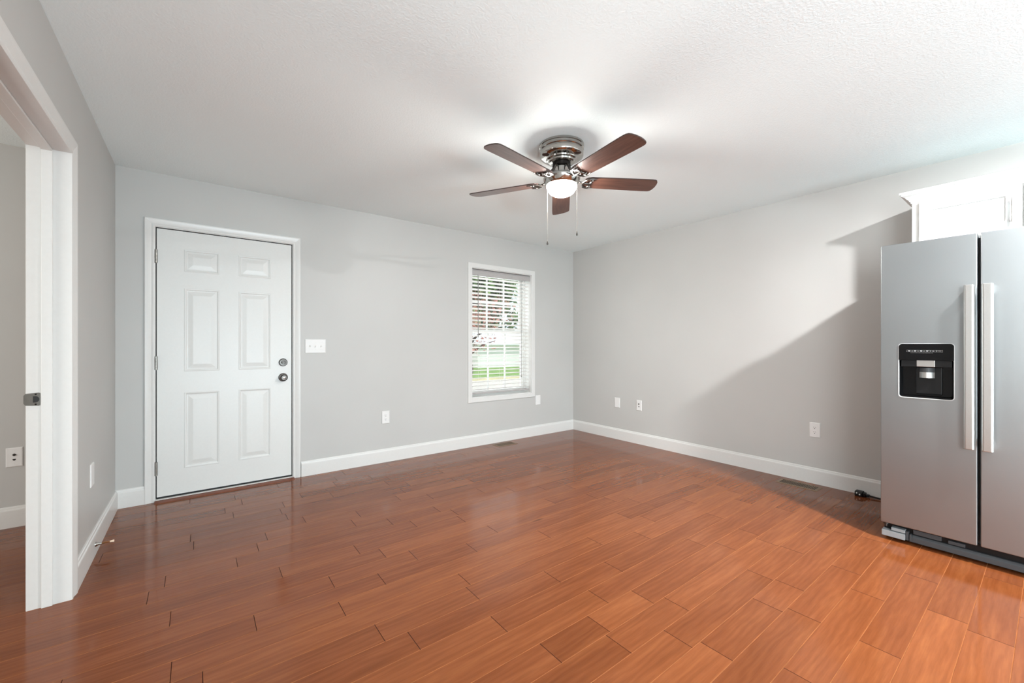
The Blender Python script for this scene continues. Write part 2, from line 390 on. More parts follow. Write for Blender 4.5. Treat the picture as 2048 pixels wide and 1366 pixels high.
def six_panel():
    k = B(); x0, x1, z0, z1 = -4.3715, -3.4765, .030, 2.033; yf, yb = .006, .050
    px = [(-4.212, -3.989), (-3.862, -3.633)]; pz = [(.220, .800), (.961, 1.600), (1.726, 1.897)]
    us = [x0, *px[0], *px[1], x1]; zs = [z0, *pz[0], *pz[1], *pz[2], z1]
    rings = [(0, 0), (.004, -.0018), (.010, -.0012), (.016, .003), (.024, .0034), (.030, .0026), (.052, -.0006), (.056, -.001)]
    for i in range(len(us)-1):
        for j in range(len(zs)-1):
            a, b, c, d = us[i], us[i+1], zs[j], zs[j+1]
            if i in (1, 3) and j in (1, 3, 5):
                prev = None
                for ins, dep in rings:
                    cur = [(a+ins, yf+dep, c+ins), (b-ins, yf+dep, c+ins), (b-ins, yf+dep, d-ins), (a+ins, yf+dep, d-ins)]
                    if prev:
                        for q in range(4): k.face([prev[q], prev[(q+1)%4], cur[(q+1)%4], cur[q]])
                    prev = cur
                k.face(prev)
            else: k.face([(a, yf, c), (b, yf, c), (b, yf, d), (a, yf, d)])
    k.face([(x0,yb,z0),(x1,yb,z0),(x1,yb,z1),(x0,yb,z1)])
    for i in range(len(us)-1):
        a, b = us[i], us[i+1]
        for z in (z0, z1): k.face([(a,yf,z),(b,yf,z),(b,yb,z),(a,yb,z)])
    for j in range(len(zs)-1):
        c, d = zs[j], zs[j+1]
        for x in (x0, x1): k.face([(x,yf,c),(x,yb,c),(x,yb,d),(x,yf,d)])
    bmesh.ops.remove_doubles(k.bm, verts=k.bm.verts, dist=1e-5)
    return k.make('door_slab', 'door', door)
six_panel()
B().box(-4.3715, .010, .017, -3.4765, .046, .032).make('door_sweep', 'gasket', door)
k = B(); k.prism([(-.018, 0), (.19, 0), (.19, .016), (-.010, .016), (-.018, .010)], 'X', DX0, DX1); k.make('threshold', 'trim', door)
k = B(); k.prism([(-.062, 0), (-.0185, 0), (-.0185, .013), (-.030, .013), (-.045, .009), (-.060, .003)], 'X', DX0-.004, DX1+.01); k.make('wood_reducer', 'threshold', door)
for zc in (1.822, 1.029, .245):
    hg = B(); hg.lathe([(0, .0535), (.004, .052), (.0088, .050), (.0088, .0305), (.0078, .030), (.0088, .0295), (.0088, .0105), (.0078, .010), (.0088, .0095), (.0088, -.0095), (.0078, -.010), (.0088, -.0105), (.0088, -.0295), (.0078, -.030), (.0088, -.0305), (.0088, -.050), (.004, -.052), (0, -.0535)], (-4.3748, -.0055, zc), n=20)
    hg.box(-4.3775, -.004, zc-.05, -4.3755, .003, zc+.05).box(-4.374, -.001, zc-.05, -4.369, .0058, zc+.05)
    hg.make('hinge', 'hinge', door, smooth=35)
def knob(name, z, prof, extra):
    o = B().lathe(prof, (-3.541, .006, z), 'Y', n=48).make(name, 'nickel', door, smooth=30)
    extra(o, z); return o
def key(o, z):
    B().lathe([(.0115, -.0625), (.0115, -.066), (.009, -.067), (0, -.067)], (-3.541, .006, z), 'Y', n=24).make('turn_button', 'chrome', o, smooth=30)
    B().lathe([(.036, 0), (.036, -.003), (.033, -.008), (.026, -.010), (.02, -.010)], (-3.541, .0055, z), 'Y', n=48).make('rosette', 'nickel', o, smooth=30)
knob('door_knob', .884, [(.014, -.008), (.0125, -.022), (.0135, -.030), (.022, -.035), (.0275, -.043), (.0285, -.050), (.026, -.058), (.020, -.0625), (.012, -.063), (0, -.063)], key)
def thumb(o, z):
    k = B().box(-3.557, -.033, z-.006, -3.525, -.013, z+.006); k.make('thumb_turn', 'nickel', o, bevel=.003)
knob('deadbolt', 1.013, [(.034, 0), (.034, -.004), (.031, -.013), (.028, -.0155), (.016, -.016), (.014, -.0185), (0, -.0185)], thumb)
for z, h in ((.884, .03), (1.013, .028)):
    B().box(-3.4772, .008, z-h, -3.4705, .0405, z+h).make('strike_plate', 'darkmetal', door, bevel=.001)

# ---- cased opening on the left
trim = struct(thing('trim_1', (LW/2-W/2, (OY0+OY1)/2, 0), 'white cased doorway in the left wall leading to the darker side room', 'doorway'))
casing('door_casing', trim, -W, 'X', 1, OY0+.0, OY1-.0, 0, OZ, .070)
casing('door_casing', trim, LW, 'X', -1, OY0+.0, OY1-.0, 0, OZ, .070)
k = B(); k.box(-W, OY1, 0, LW, OY1+.02, OZ+.02).box(-W, OY0-.02, 0, LW, OY0, OZ+.02).box(-W, OY0, OZ, LW, OY1, OZ+.02); k.make('door_jamb', 'trim', trim)
k = B(); sx0, sx1 = -4.646, -4.681
k.box(sx0, OY1-.011, 0, sx1, OY1, OZ).box(sx0, OY0, 0, sx1, OY0+.011, OZ).box(sx0, OY0+.011, OZ-.011, sx1, OY1-.011, OZ); k.make('door_stop_moulding', 'trim', trim, bevel=.002)
def strike():
    k = B(); y = OY1-.0015; a, b, z0, z1 = -4.684, -4.728, .897, .955
    poly = [(a-.004, z0), (a, z0+.004), (a, z1-.004), (a-.004, z1), (b, z1-.003), (b-.006, z1-.012), (b-.006, z0+.012), (b, z0+.003)]
    k.prism(poly, 'Y', y, OY1+.001)
    o = k.make('strike_plate', 'hinge', trim)
    h = B(); D = [(-4.706, .912), (-4.706, .940)]+[(-4.699+.012*cos(t)*1, .926+.014*sin(t)) for t in [pi/2-pi*i/10 for i in range(11)]]
    h.prism(D, 'Y', y-.0006, y+.0002); h.make('latch_hole', 'slotdark', o)
    for z in (.904, .948): B().lathe([(0, -.0012), (.003, -.001), (.0035, 0)], (-4.698, y, z), 'Y', n=14).make('screw', 'darkmetal', o)
strike()

# ---- window
win = struct(thing('window_1', (-1.195, 0, WZ0), 'white double hung window with grids behind the open blind', 'window'))
FL = [(0, 0), (0, .011), (.003, .013), (.060, .013), (.063, .010), (.063, 0)]
casing('window_casing', win, 0, 'Y', -1, WX0, WX1, WZ0, WZ1, .055, bottom=True, prof=FL)
k = B(); k.box(WX0, .002, WZ0, WX0+.006, .2, WZ1).box(WX1-.006, .002, WZ0, WX1, .2, WZ1).box(WX0, .002, WZ0, WX1, .2, WZ0+.006).box(WX0, .002, WZ1-.006, WX1, .2, WZ1); k.make('window_return', 'trim', win)
def sash(name, y0, y1, z0, z1, mz, mx):
    x0, x1 = -1.615, -.775; st = .042
    k = B(); k.box(x0, y0, z0, x0+st, y1, z1).box(x1-st, y0, z0, x1, y1, z1).box(x0+st, y0, z0, x1-st, y1, z0+.045).box(x0+st, y0, z1-.045, x1-st, y1, z1)
    o = k.make(name, 'trim', win, bevel=.003)
    ym = (y0+y1)/2
    B().box(x0+st, ym-.002, z0+.045, x1-st, ym+.002, z1-.045).make('pane', 'glass', o)
    g = B()
    for x in mx: g.box(x-.009, ym-.007, z0+.045, x+.009, ym+.007, z1-.045)
    g.box(x0+st, ym-.0065, mz-.009, x1-st, ym+.0065, mz+.009); g.make('muntins', 'trim', o)
sash('upper_sash', .160, .190, 1.300, 2.035, 1.675, (-1.314, -1.060))
sash('lower_sash', .128, .158, .575, 1.347, .94, (-1.318, -1.066))
k = B(); k.box(WX0+.006, .12, WZ0+.006, -1.615, .195, WZ1-.006).box(-.775, .12, WZ0+.006, WX1-.006, .195, WZ1-.006).box(-1.615, .12, 2.035, -.775, .195, WZ1-.006).box(-1.615, .12, WZ0+.006, -.775, .195, .575)
k.make('window_frame', 'trim', win)

# ---- window blind, hanging inside the window
bx0, bx1 = -1.626, -.766
bl = thing('window_blind', (-1.195, .05, .58), 'white two inch slatted blind lowered over the back wall window, slats open', 'blind')
k = B(); k.prism([(.010, 1.968), (.022, 1.968), (.022, 2.026), (.016, 2.026), (.010, 2.018)], 'X', bx0-.003, bx1+.003); k.make('valance', 'valance', bl, bevel=.0015)
B().box(bx0, .026, 1.985, bx1, .076, 2.036).make('headrail', 'valance', bl, bevel=.002)
k = B(); nsl = 30
for i in range(nsl):
    z = 1.945-i*(1.945-.640)/(nsl-1); t = R(15)
    for dy in (0,):
        u = Vector((cos(t), -sin(t))); pts = []
        for s_, off in ((-.024, 0), (-.012, .0016), (0, .0022), (.012, .0016), (.024, 0)):
            pts.append((.052+s_*cos(t), z-s_*sin(t)+off))
        poly = pts+[(y, zz-.0028) for y, zz in reversed(pts)]
        k.prism(poly, 'X', bx0+.004, bx1-.004)
k.make('slats', 'slat', bl)
B().box(bx0+.004, .028, .590, bx1-.004, .076, .610).make('bottom_rail', 'valance', bl, bevel=.003)
k = B()
for x in (-1.50, -1.195, -.89):
    for y in (.027, .077): k.tube([(x, y, .605), (x, y, 1.99)], .0008, 5)
k.make('ladder_cord', 'cord', bl)
B().tube([(-1.548, .016, 1.985), (-1.546, .008, 1.96), (-1.545, .006, 1.25)], .0042, 8).make('tilt_wand', 'wandm', bl)
lc = B(); lc.tube([(-.905, .020, 1.97), (-.904, .016, 1.5), (-.903, .015, .80)], .0016, 6).tube([(-.896, .020, 1.97), (-.897, .016, 1.5), (-.899, .015, .80)], .0016, 6); lc = lc.make('lift_cord', 'wandm', bl)
B().lathe([(0, .80), (.004, .797), (.008, .765), (.007, .76), (0, .76)], (-.901, .015, 0), n=16).make('tassel', 'wandm', lc, smooth=40)

# ---- unseen patio door and side-room window, added as openings for the fill lights
added_win2 = struct(thing('added_window_2', (-3.05, REAR, 0), 'unseen glazed patio door added in the rear wall for fill light', 'window'))
k = B()
for x in (-4.25, -3.08, -1.90): k.box(x, REAR-.12, .02, x+.05, REAR-.04, 2.08)
k.box(-4.25, REAR-.12, .02, -1.85, REAR-.04, .09).box(-4.25, REAR-.12, 2.0, -1.85, REAR-.04, 2.08); k.make('window_frame', 'trim', added_win2)
B().box(-4.2, REAR-.085, .09, -1.90, REAR-.08, 2.0).make('pane', 'glass', added_win2)
casing('window_casing', added_win2, REAR, 'Y', 1, -4.25, -1.85, 0, 2.08, .063)
added_win3 = struct(thing('added_window_3', (SIDE, -2.4, .75), 'unseen window added to the side room for fill light', 'window'))
k = B()
for y in (-3.05, -2.42, -1.79): k.box(SIDE-.12, y, .75, SIDE-.05, y+.04, 2.05)
k.box(SIDE-.12, -3.05, .75, SIDE-.05, -1.75, .80).box(SIDE-.12, -3.05, 2.0, SIDE-.05, -1.75, 2.05); k.make('window_frame', 'trim', added_win3)
B().box(SIDE-.09, -3.01, .8, SIDE-.085, -1.79, 2.0).make('pane', 'glass', added_win3)

added_win4 = struct(thing('added_window_4', (-W, -5.45, .85), 'unseen window added in the left wall behind the camera for fill light', 'window'))  # invented opening that goes with the left fill light
k = B()
for y in (-6.1, -5.47, -4.84): k.box(LW, y, .85, LW+.06, y+.04, 2.1)
k.box(LW, -6.1, .85, LW+.06, -4.8, .90).box(LW, -6.1, 2.05, LW+.06, -4.8, 2.1); k.make('window_frame', 'trim', added_win4)
B().box(LW+.02, -6.06, .9, LW+.025, -4.84, 2.05).make('pane', 'glass', added_win4)
casing('window_casing', added_win4, -W, 'X', 1, -6.1, -4.8, .85, 2.1, .063, bottom=True)

# ------------------------------------------------------------------ wall plates
def onwall(side, u, z):
    """matrix: local x along the wall (right as seen), local y up, local z out of the wall"""
    if side == 'back': m_ = Matrix(((1,0,0,u),(0,0,-1,0),(0,1,0,z),(0,0,0,1)))
    elif side == 'right': m_ = Matrix(((0,0,-1,0),(-1,0,0,u),(0,1,0,z),(0,0,0,1)))
    else: m_ = Matrix(((0,0,1,-W),(1,0,0,u),(0,1,0,z),(0,0,0,1)))
    return m_
def plate(name, side, u, z, w_, h_, label, cat, group=None):
    mx = onwall(side, u, z); o = thing(name, mx.translation, label, cat, group)
    k = B(); a, b = w_/2, h_/2
    k.box(-a, -b, 0, a, b, .004); 
    for ix, (q, d) in enumerate(((0, .004),)): pass
    lo = [(-a,-b,.004),(a,-b,.004),(a,b,.004),(-a,b,.004)]; hi = [(-a+.004,-b+.004,.0065),(a-.004,-b+.004,.0065),(a-.004,b-.004,.0065),(-a+.004,b-.004,.0065)]
    for i in range(4): k.face([lo[i], lo[(i+1)%4], hi[(i+1)%4], hi[i]])
    k.face(hi); k.xf(mx).make('face_plate', 'plastic', o)
    return o, mx
def screw(o, mx, x, y):
    B().lathe([(.0034, .0062), (.0030, .0072), (0, .0074)], (x, y, 0), n=12).xf(mx).make('screw', 'plastic', o, smooth=40)
def duplex(side, u, z, label):
    o, mx = plate('outlet', side, u, z, .076, .124, label, 'outlet')
    for s in (1, -1):
        k = B(); cy = s*.0195
        poly = [(.017*cos(t), cy+.0145*max(-1, min(1, 1.25*sin(t)))) for t in [2*pi*i/28 for i in range(28)]]
        k.prism(poly, 'Z', .006, .0082); rc = k.xf(mx).make('receptacle', 'plastic', o)
        q = B(); q.box(-.0075, cy+.0005, .008, -.0052, cy+.0090, .0086).box(.0052, cy+.0015, .008, .0072, cy+.0085, .0086)
        q.lathe([(.0030, .008), (.0030, .0086), (0, .0086)], (0, cy-.0070, 0), n=14); q.xf(mx).make('slots', 'slotdark', rc)
    screw(o, mx, 0, 0); return o
duplex('back', -2.640, .443, 'white duplex outlet low on the back wall between the door and the window')
duplex('right', -2.8125, .449, 'white duplex outlet low on the right wall near the refrigerator')
o, mx = plate('light_switch', 'back', -3.2845, 1.152, .171, .124, 'white triple toggle switch plate beside the entry door', 'light switch')
for i, x in enumerate((-.046, 0, .046)):
    up = 1 if i == 0 else -1
    B().box(x-.0055, -.012, .006, x+.0055, .012, .0068).xf(mx).make('toggle_slot', 'cord', o)
    k = B(); k.prism([(.006, -.004), (.006, .004), (.017, up*.0085+.003), (.017, up*.0085-.003)], 'X', -.0042, .0042)
    k.xf(Matrix(((1,0,0,x),(0,0,1,0),(0,1,0,0),(0,0,0,1)))); k.xf(mx).make('toggle', 'plastic', o, bevel=.0008)
    screw(o, mx, x, .030); screw(o, mx, x, -.030)
o, mx = plate('blank_plate', 'back', -.641, .452, .078, .122, 'white blank wall plate just below the right end of the window', 'wall plate'); screw(o, mx, 0, .042); screw(o, mx, 0, -.042)
o, mx = plate('blank_plate', 'right', -.757, .4495, .078, .122, 'white blank wall plate on the right wall, the one nearest the room corner', 'wall plate'); screw(o, mx, 0, .03); screw(o, mx, 0, -.03)
o, mx = plate('blank_plate', 'left', -.825, .4505, .078, .124, 'white blank wall plate on the left wall above the door stop', 'wall plate'); screw(o, mx, 0, .03); screw(o, mx, 0, -.03)
def media(side, u, z, label, dark):
    o, mx = plate('cable_plate', side, u, z, .072, .122, label, 'wall plate')
    B().lathe([(.0075, .0062), (.0075, .0085), (.0055, .0085), (.0048, .016), (0, .016)], (0, .016, 0), n=16).xf(mx).make('coax_jack', 'nickel' if not dark else 'darkmetal', o, smooth=30)
    B().prism([(-.007, -.010), (.007, -.010), (.007, -.016), (.003, -.021), (-.003, -.021), (-.007, -.016)], 'Z', .0062, .0072).xf(mx).make('phone_jack', 'slotdark', o)
    screw(o, mx, 0, .042); screw(o, mx, 0, -.042)
media('right', -1.075, .4525, 'white cable plate with two dark jacks on the right wall beside the blank plate', True)
media('back', -5.0635, .446, 'white coax and phone plate on the side room wall seen through the left doorway', False)

# ------------------------------------------------------------------ floor vents
def vent(cx, cy, lx, ly, label, n):
    o = thing('floor_vent', (cx, cy, 0), label, 'floor vent')
    k = B(); h = .004; along_x = lx > ly; bw = .022
    x0, x1, y0, y1 = cx-lx/2, cx+lx/2, cy-ly/2, cy+ly/2; c = .006
    def frame(a0, a1, b0, b1, zz): return [(a0,b0,zz),(a1,b0,zz),(a1,b1,zz),(a0,b1,zz)]
    L = [frame(x0,x1,y0,y1,.0002), frame(x0+c,x1-c,y0+c,y1-c,h), frame(x0+bw,x1-bw,y0+bw,y1-bw,h), frame(x0+bw,x1-bw,y0+bw,y1-bw,.0012)]
    for a, b in zip(L, L[1:]):
        for i in range(4): k.face([a[i], a[(i+1)%4], b[(i+1)%4], b[i]])
    k.make('frame', 'vent', o)
    k = B(); 
    for i in range(n+1):
        t = i/n
        if along_x:
            x = x0+bw+(lx-2*bw)*t; k.box(x-.0028, y0+bw, .0012, x+.0028, y1-bw, h-.0004)
        else:
            y = y0+bw+(ly-2*bw)*t; k.box(x0+bw, y-.0028, .0012, x1-bw, y+.0028, h-.0004)
    k.make('louvres', 'vent', o)
    B().box(x0+bw, y0+bw, .0004, x1-bw, y1-bw, .0012).make('duct_opening', 'slotdark', o)
vent(-1.268, -.138, .275, .150, 'brown metal floor vent in front of the window by the back wall', 18)
vent(-.149, -2.741, .140, .300, 'brown metal floor vent along the right wall by the refrigerator', 19)

# ------------------------------------------------------------------ spring door stop on the left baseboard
ds = thing('door_stop', (-W+.015, -.825, .062), 'small metal spring door stop with cream rubber tip on the left baseboard', 'door stop')
B().lathe([(0, 0), (.0125, 0), (.0125, .003), (.0085, .010), (.0055, .022), (.0045, .026), (0, .026)], (-W+.015, -.825, .062), 'X', n=24).make('base_flange', 'chrome', ds, smooth=30)
pts = [(-W+.039+.036*i/160, -.825+.0038*cos(i*2*pi/9), .062+.0038*sin(i*2*pi/9)) for i in range(161)]
k = B().tube(pts, .0012, 6); k.tube([(-W+.039, -.825, .062), (-W+.075, -.825, .062)], .0025, 6); k.make('spring', 'copper', ds)
B().lathe([(0, 0), (.0048, 0), (.0052, .006), (.0072, .014), (.0072, .017), (0, .018)], (-W+.074, -.825, .062), 'X', n=18).make('rubber_tip', 'rubbertip', ds, smooth=40)

# ------------------------------------------------------------------ power cord lying by the fridge
pc = thing('power_cord', (-.05, -3.10, 0), 'black power cord socket lying against the right baseboard beside the refrigerator', 'cord')
k = B(); k.prism([(-.085, .0005), (-.030, .0005), (-.026, .010), (-.026, .030), (-.032, .037), (-.080, .037), (-.087, .030), (-.087, .006)], 'Y', -3.142, -3.095)
k.prism([(-.080, .003), (-.034, .003), (-.034, .030), (-.080, .030)], 'Y', -3.158, -3.142); k.prism([(-.070, .006), (-.044, .006), (-.044, .022), (-.070, .022)], 'Y', -3.180, -3.158)
sk = k.make('socket_block', 'black', pc, bevel=.003)
k = B()
for y, z in ((-3.108, .024), (-3.126, .016)): k.box(-.0876, y-.004, z-.004, -.0868, y+.004, z+.006)
k.make('socket_slots', 'plastic', sk)
B().tube([(-.057, -3.175, .014), (-.055, -3.24, .010), (-.050, -3.30, .007), (-.042, -3.36, .0065), (-.04, -3.398, .0065), (-.04, -3.47, .0065)], .006, 10).make('cable', 'black', pc)

# ------------------------------------------------------------------ refrigerator
FY0, FY1 = -3.400, -4.312; FX = -.860
fr = thing('refrigerator', (-.43, (FY0+FY1)/2, 0), 'stainless steel side by side refrigerator with black water dispenser on the right wall', 'refrigerator')
B().box(-.785, FY0-.006, .03, -.045, FY1+.006, 1.745).make('case', 'case', fr, bevel=.006)
def rrect(y0, y1, z0, z1, r, n=6):
    pts = []
    for cy, cz, a0 in ((y1-r, z1-r, 0), (y0+r, z1-r, 90), (y0+r, z0+r, 180), (y1-r, z0+r, 270)):
        for i in range(n+1):
            a = R(a0+90*i/n); pts.append((cy+r*cos(a), cz+r*sin(a)))
    return pts
def fdoor(ya, yb, hole=None):
    ya, yb = sorted((ya, yb)); z0, z1 = .106, 1.757; xb = -.795; r = .010
    k = B(); bm = k.bm
    outer = rrect(ya, yb, z0, z1, .004, 3)
    fr_ = [(FX+.005, 0), (FX+.0022, .0006), (FX+.0008, .0016), (FX, .004)]
    prev = [bm.verts.new((xb, y, z)) for y, z in outer]; cap = bm.faces.new(prev)
    cy, cz = (ya+yb)/2, (z0+z1)/2
    for x, ins in fr_:
        cur = [bm.verts.new((x, y-math.copysign(ins, y-cy), z-math.copysign(ins, z-cz))) for y, z in outer]
        for i in range(len(cur)): bm.faces.new((prev[i], prev[(i+1)%len(cur)], cur[(i+1)%len(cur)], cur[i]))
        prev = cur
    if hole is None: bm.faces.new(prev)
    else:
        es = [bm.edges.get((prev[i], prev[(i+1)%len(prev)])) for i in range(len(prev))]
        hv = [bm.verts.new((FX, y, z)) for y, z in hole]
        he = [bm.edges.new((hv[i], hv[(i+1)%len(hv)])) for i in range(len(hv))]
        bmesh.ops.triangle_fill(bm, use_beauty=True, edges=es+he, normal=(-1, 0, 0))
        bk = [bm.verts.new((FX+.055, y, z)) for y, z in hole]
        for i in range(len(hv)): bm.faces.new((hv[i], hv[(i+1)%len(hv)], bk[(i+1)%len(hv)], bk[i]))
    return k
hy0, hy1, hz0, hz1 = -3.705, -3.481, .862, 1.172
fz = fdoor(FY0, -3.788, rrect(hy0, hy1, hz0, hz1, .016)).make('freezer_door', 'steel', fr)
fd = fdoor(-3.799, FY1).make('fridge_door', 'steel', fr)
def fhandle(parent, ya, yb):
    k = B(); k.prism([(-.924, ya), (-.930, ya-.006), (-.930, yb+.006), (-.924, yb), (-.912, yb), (-.912, ya)], 'Z', .620, 1.480)
    for z0, z1 in ((.625, .665), (1.435, 1.475)): k.box(-.913, ya-.006, z0, FX+.0005, yb+.006, z1)
    o = k.make('handle', 'handle', parent, bevel=.0025)
    # prism with axis Z takes (x, y)
    return o
fhandle(fz, -3.744, -3.783); fhandle(fd, -3.807, -3.848)
# dispenser in the freezer door
dsp = B(); ou = rrect(hy0-.0015, hy1+.0015, hz0-.0015, hz1+.0015, .017); inn = rrect(hy0+.002, hy1-.002, hz0+.002, hz1-.002, .015); n_ = len(ou)
ring = [[dsp.bm.verts.new((x, y, z)) for y, z in L_] for x, L_ in ((FX+.0005, ou), (FX-.004, ou), (FX-.004, inn), (FX+.02, inn))]
for a, b in zip(ring, ring[1:]):
    for i in range(n_): dsp.bm.faces.new((a[i], a[(i+1)%n_], b[(i+1)%n_], b[i]))
dp = dsp.make('dispenser', 'bezel', fz)
top = [p for p in rrect(hy0+.001, hy1-.001, 1.078, hz1-.001, .015) if True]
top = [(y, max(z, 1.078)) for y, z in rrect(hy0+.001, hy1-.001, 1.05, hz1-.001, .015)]
B().prism(top, 'X', FX-.006, FX+.03).make('control_panel', 'gloss', dp, bevel=.001)
k = B(); cav = rrect(hy0+.001, hy1-.001, hz0+.001, 1.08, .014)
rb = [k.bm.verts.new((FX+.002, y, z)) for y, z in cav]; rr_ = [k.bm.verts.new((FX+.046, y*1.0, z)) for y, z in rrect(hy0+.012, hy1-.012, hz0+.012, 1.078, .014)]
for i in range(len(rb)): k.bm.faces.new((rb[i], rb[(i+1)%len(rb)], rr_[(i+1)%len(rb)], rr_[i]))
k.bm.faces.new(rr_); k.make('cavity', 'gloss', dp)
B().box(FX+.004, hy0+.010, 1.040, FX+.045, hy1-.010, 1.079).make('chute_housing', 'black', dp, bevel=.002)
B().box(FX-.001, -3.630, 1.042, FX+.005, -3.557, 1.078).make('badge_plate', 'handle', dp, bevel=.001)
k = B()
k.prism([(-3.655, .884), (-3.548, .884), (-3.548, 1.04), (-3.655, 1.04)], 'X', FX+.036, FX+.044); k.make('back_paddle', 'black', dp, bevel=.004)
k = B(); arc = [(FX+.030-.020*sin(pi*i/10), -3.626+.062*i/10) for i in range(11)]
k.prism(arc+[(FX+.034, -3.564), (FX+.034, -3.626)], 'Z', .978, 1.010); k.make('paddle', 'paddle', dp)
k = B(); k.prism(arc+[(FX+.034, -3.564), (FX+.034, -3.626)], 'Z', 1.011, 1.036); k.make('nozzle', 'darkgrey', dp)
B().box(FX+.004, hy0+.012, hz0+.004, FX+.044, hy1-.012, hz0+.010).make('drip_tray', 'gloss', dp, bevel=.001)
k = B(); xi = FX-.0064
for i in range(6):
    y1 = -3.515-.0247*i; y0 = y1-.0232; z0, z1 = 1.1255, 1.1360; t = .0007
    k.box(xi, y0, z0, xi+.0004, y1, z0+t).box(xi, y0, z1-t, xi+.0004, y1, z1).box(xi, y0, z0, xi+.0004, y0+t, z1).box(xi, y1-t, z0, xi+.0004, y1, z1)
    cy, cz = (y0+y1)/2, (z0+z1)/2
    if i < 4: k.prism([(cy+.0052, cz+.003), (cy-.0052, cz+.003), (cy-.0022, cz-.003), (cy+.0022, cz-.003)], 'X', xi, xi+.0004)
    elif i == 4: k.prism([(cy+.004, cz-.002), (cy-.005, cz-.001), (cy+.003, cz+.0022)], 'X', xi, xi+.0004)
    else: k.box(xi, cy-.006, cz-.0009, xi+.0004, cy+.006, cz+.0009)
for i in range(16):
    y = -3.532-.0058*i; k.box(xi, y-.0036, 1.1195, xi+.0004, y, 1.1207)
k.make('icons', 'icon', dp)
# hinges and kick grille
for y in (FY0-.012, FY1+.012):
    s = -1 if y > -3.8 else 1
    B().box(-.80, y, 1.745, -.70, y+s*.05, 1.768).make('hinge_cover', 'darkgrey', fr, bevel=.004)
hc = B(); hc.box(-.842, FY0-.001, .022, -.74, FY0-.104, .056).box(-.834, FY0-.042, .060, -.74, FY0-.104, .079)
hc.make('foot_cover', 'greyplastic', fr, bevel=.003)
B().lathe([(0, .075), (.008, .075), (.008, .09), (.016, .092), (.016, .104), (0, .105)], (-.822, FY0-.018, 0), n=18).make('bottom_hinge', 'nickel', fr, smooth=40)
g = B(); g.box(-.800, FY0-.006, .010, -.70, FY1+.006, .098)
g = g.make('kick_base', 'black', fr)
k = B(); k.box(-.822, FY0-.120, .018, -.80, FY1+.006, .046); k.prism([(-.822, .046), (-.80, .046), (-.80, .058), (-.812, .058)], 'Y', FY0-.13, FY1+.006)
k.box(-.815, FY0-.135, .064, -.80, FY0-.250, .090).box(-.812, FY0-.275, .062, -.80, FY0-.34, .080).box(-.83, FY0-.104, .024, -.80, FY0-.118, .075).box(-.83, FY0-.121, .024, -.80, FY0-.130, .062)
k.make('kick_grille', 'darkgrey', fr, bevel=.002)

# ------------------------------------------------------------------ wall cabinet above the refrigerator
CX = -.43; CY0, CY1 = -3.468, -4.385; CZ0, CZ1 = 1.80, 2.105
cb = thing('wall_cabinet', (-.2, (CY0+CY1)/2, CZ0), 'white shaker wall cabinet with crown moulding above the refrigerator', 'cabinet')
B().box(CX+.021, CY0, CZ0, -.0005, CY1, CZ1).make('carcass', 'cab', cb, bevel=.0012)
def shaker(y0, y1, z0, z1):
    k = B(); y0, y1 = sorted((y0, y1)); fw = .061
    rings = [(0, CX+.0205), (0, CX+.0015), (.0015, CX), (fw, CX), (fw+.0012, CX+.0135)]; prev = None
    first = None
    for ins, x in rings:
        cur = [(x, y0+ins, z0+ins), (x, y1-ins, z0+ins), (x, y1-ins, z1-ins), (x, y0+ins, z1-ins)]
        if prev:
            for q in range(4): k.face([prev[q], prev[(q+1)%4], cur[(q+1)%4], cur[q]])
        else: k.face(cur)
        prev = cur
    k.face(prev); bmesh.ops.remove_doubles(k.bm, verts=k.bm.verts, dist=1e-5)
    return k.make('cabinet_door', 'cab', cb)
def pull(par, y):
    k = B(); k.tube([(CX-.030, y, 1.862), (CX-.030, y, 2.000)], .0055, 12)
    for z in (1.882, 1.980): k.tube([(CX+.0005, y, z), (CX-.030, y, z)], .0042, 10)
    k.make('bar_pull', 'handle', par, smooth=40)
d1 = shaker(-3.503, -3.924, 1.815, 2.083); pull(d1, -3.889)
d2 = shaker(-3.929, -4.350, 1.815, 2.083); pull(d2, -3.964)
CR = [(0, 2.088), (.006, 2.088), (.006, 2.096), (.012, 2.100), (.016, 2.108), (.026, 2.116), (.034, 2.126), (.044, 2.131), (.052, 2.135), (.052, 2.141), (.060, 2.143), (.060, 2.156), (0, 2.156)]
k = B(); loops = []
for d, z in CR:
    x, y, y2 = CX+.020-d, CY0+d*.86, CY1-d*.86
    loops.append([k.bm.verts.new(p) for p in ((-.0005, y, z), (x, y, z), (x, y2, z), (-.0005, y2, z))])
for a, b in zip(loops, loops[1:]):
    for i in range(3): k.bm.faces.new((a[i], a[i+1], b[i+1], b[i]))
k.bm.faces.new([l[0] for l in loops]); k.bm.faces.new([l[3] for l in loops])
k.make('crown_moulding', 'cab', cb)

# ------------------------------------------------------------------ ceiling fan
FC = Vector((-2.2715, -2.1206, H))
fan = thing('ceiling_fan', FC, 'five blade walnut ceiling fan with polished nickel motor and lit globe', 'ceiling fan')
def fl(prof, name, m_, n=64, par=None, sm=28):
    return B().lathe([(r, z) for r, z in prof], (FC.x, FC.y, 0), n=n).make(name, m_, par or fan, smooth=sm)
fl([(0, 2.4398), (.142, 2.4398), (.1435, 2.434), (.143, 2.428), (.137, 2.425), (.136, 2.418), (.140, 2.415), (.141, 2.408), (.138, 2.404), (.134, 2.402), (.134, 2.398), (.139, 2.394), (.139, 2.372), (.136, 2.366), (.128, 2.360), (.112, 2.354), (.100, 2.351), (.098, 2.346), (.092, 2.342), (.086, 2.340), (.084, 2.332), (.078, 2.328), (.074, 2.326), (0, 2.326)], 'motor_housing', 'chrome')
fl([(0, 2.3265), (.058, 2.3265), (.058, 2.306), (.050, 2.304), (0, 2.304)], 'rotor_hub', 'darkmetal')
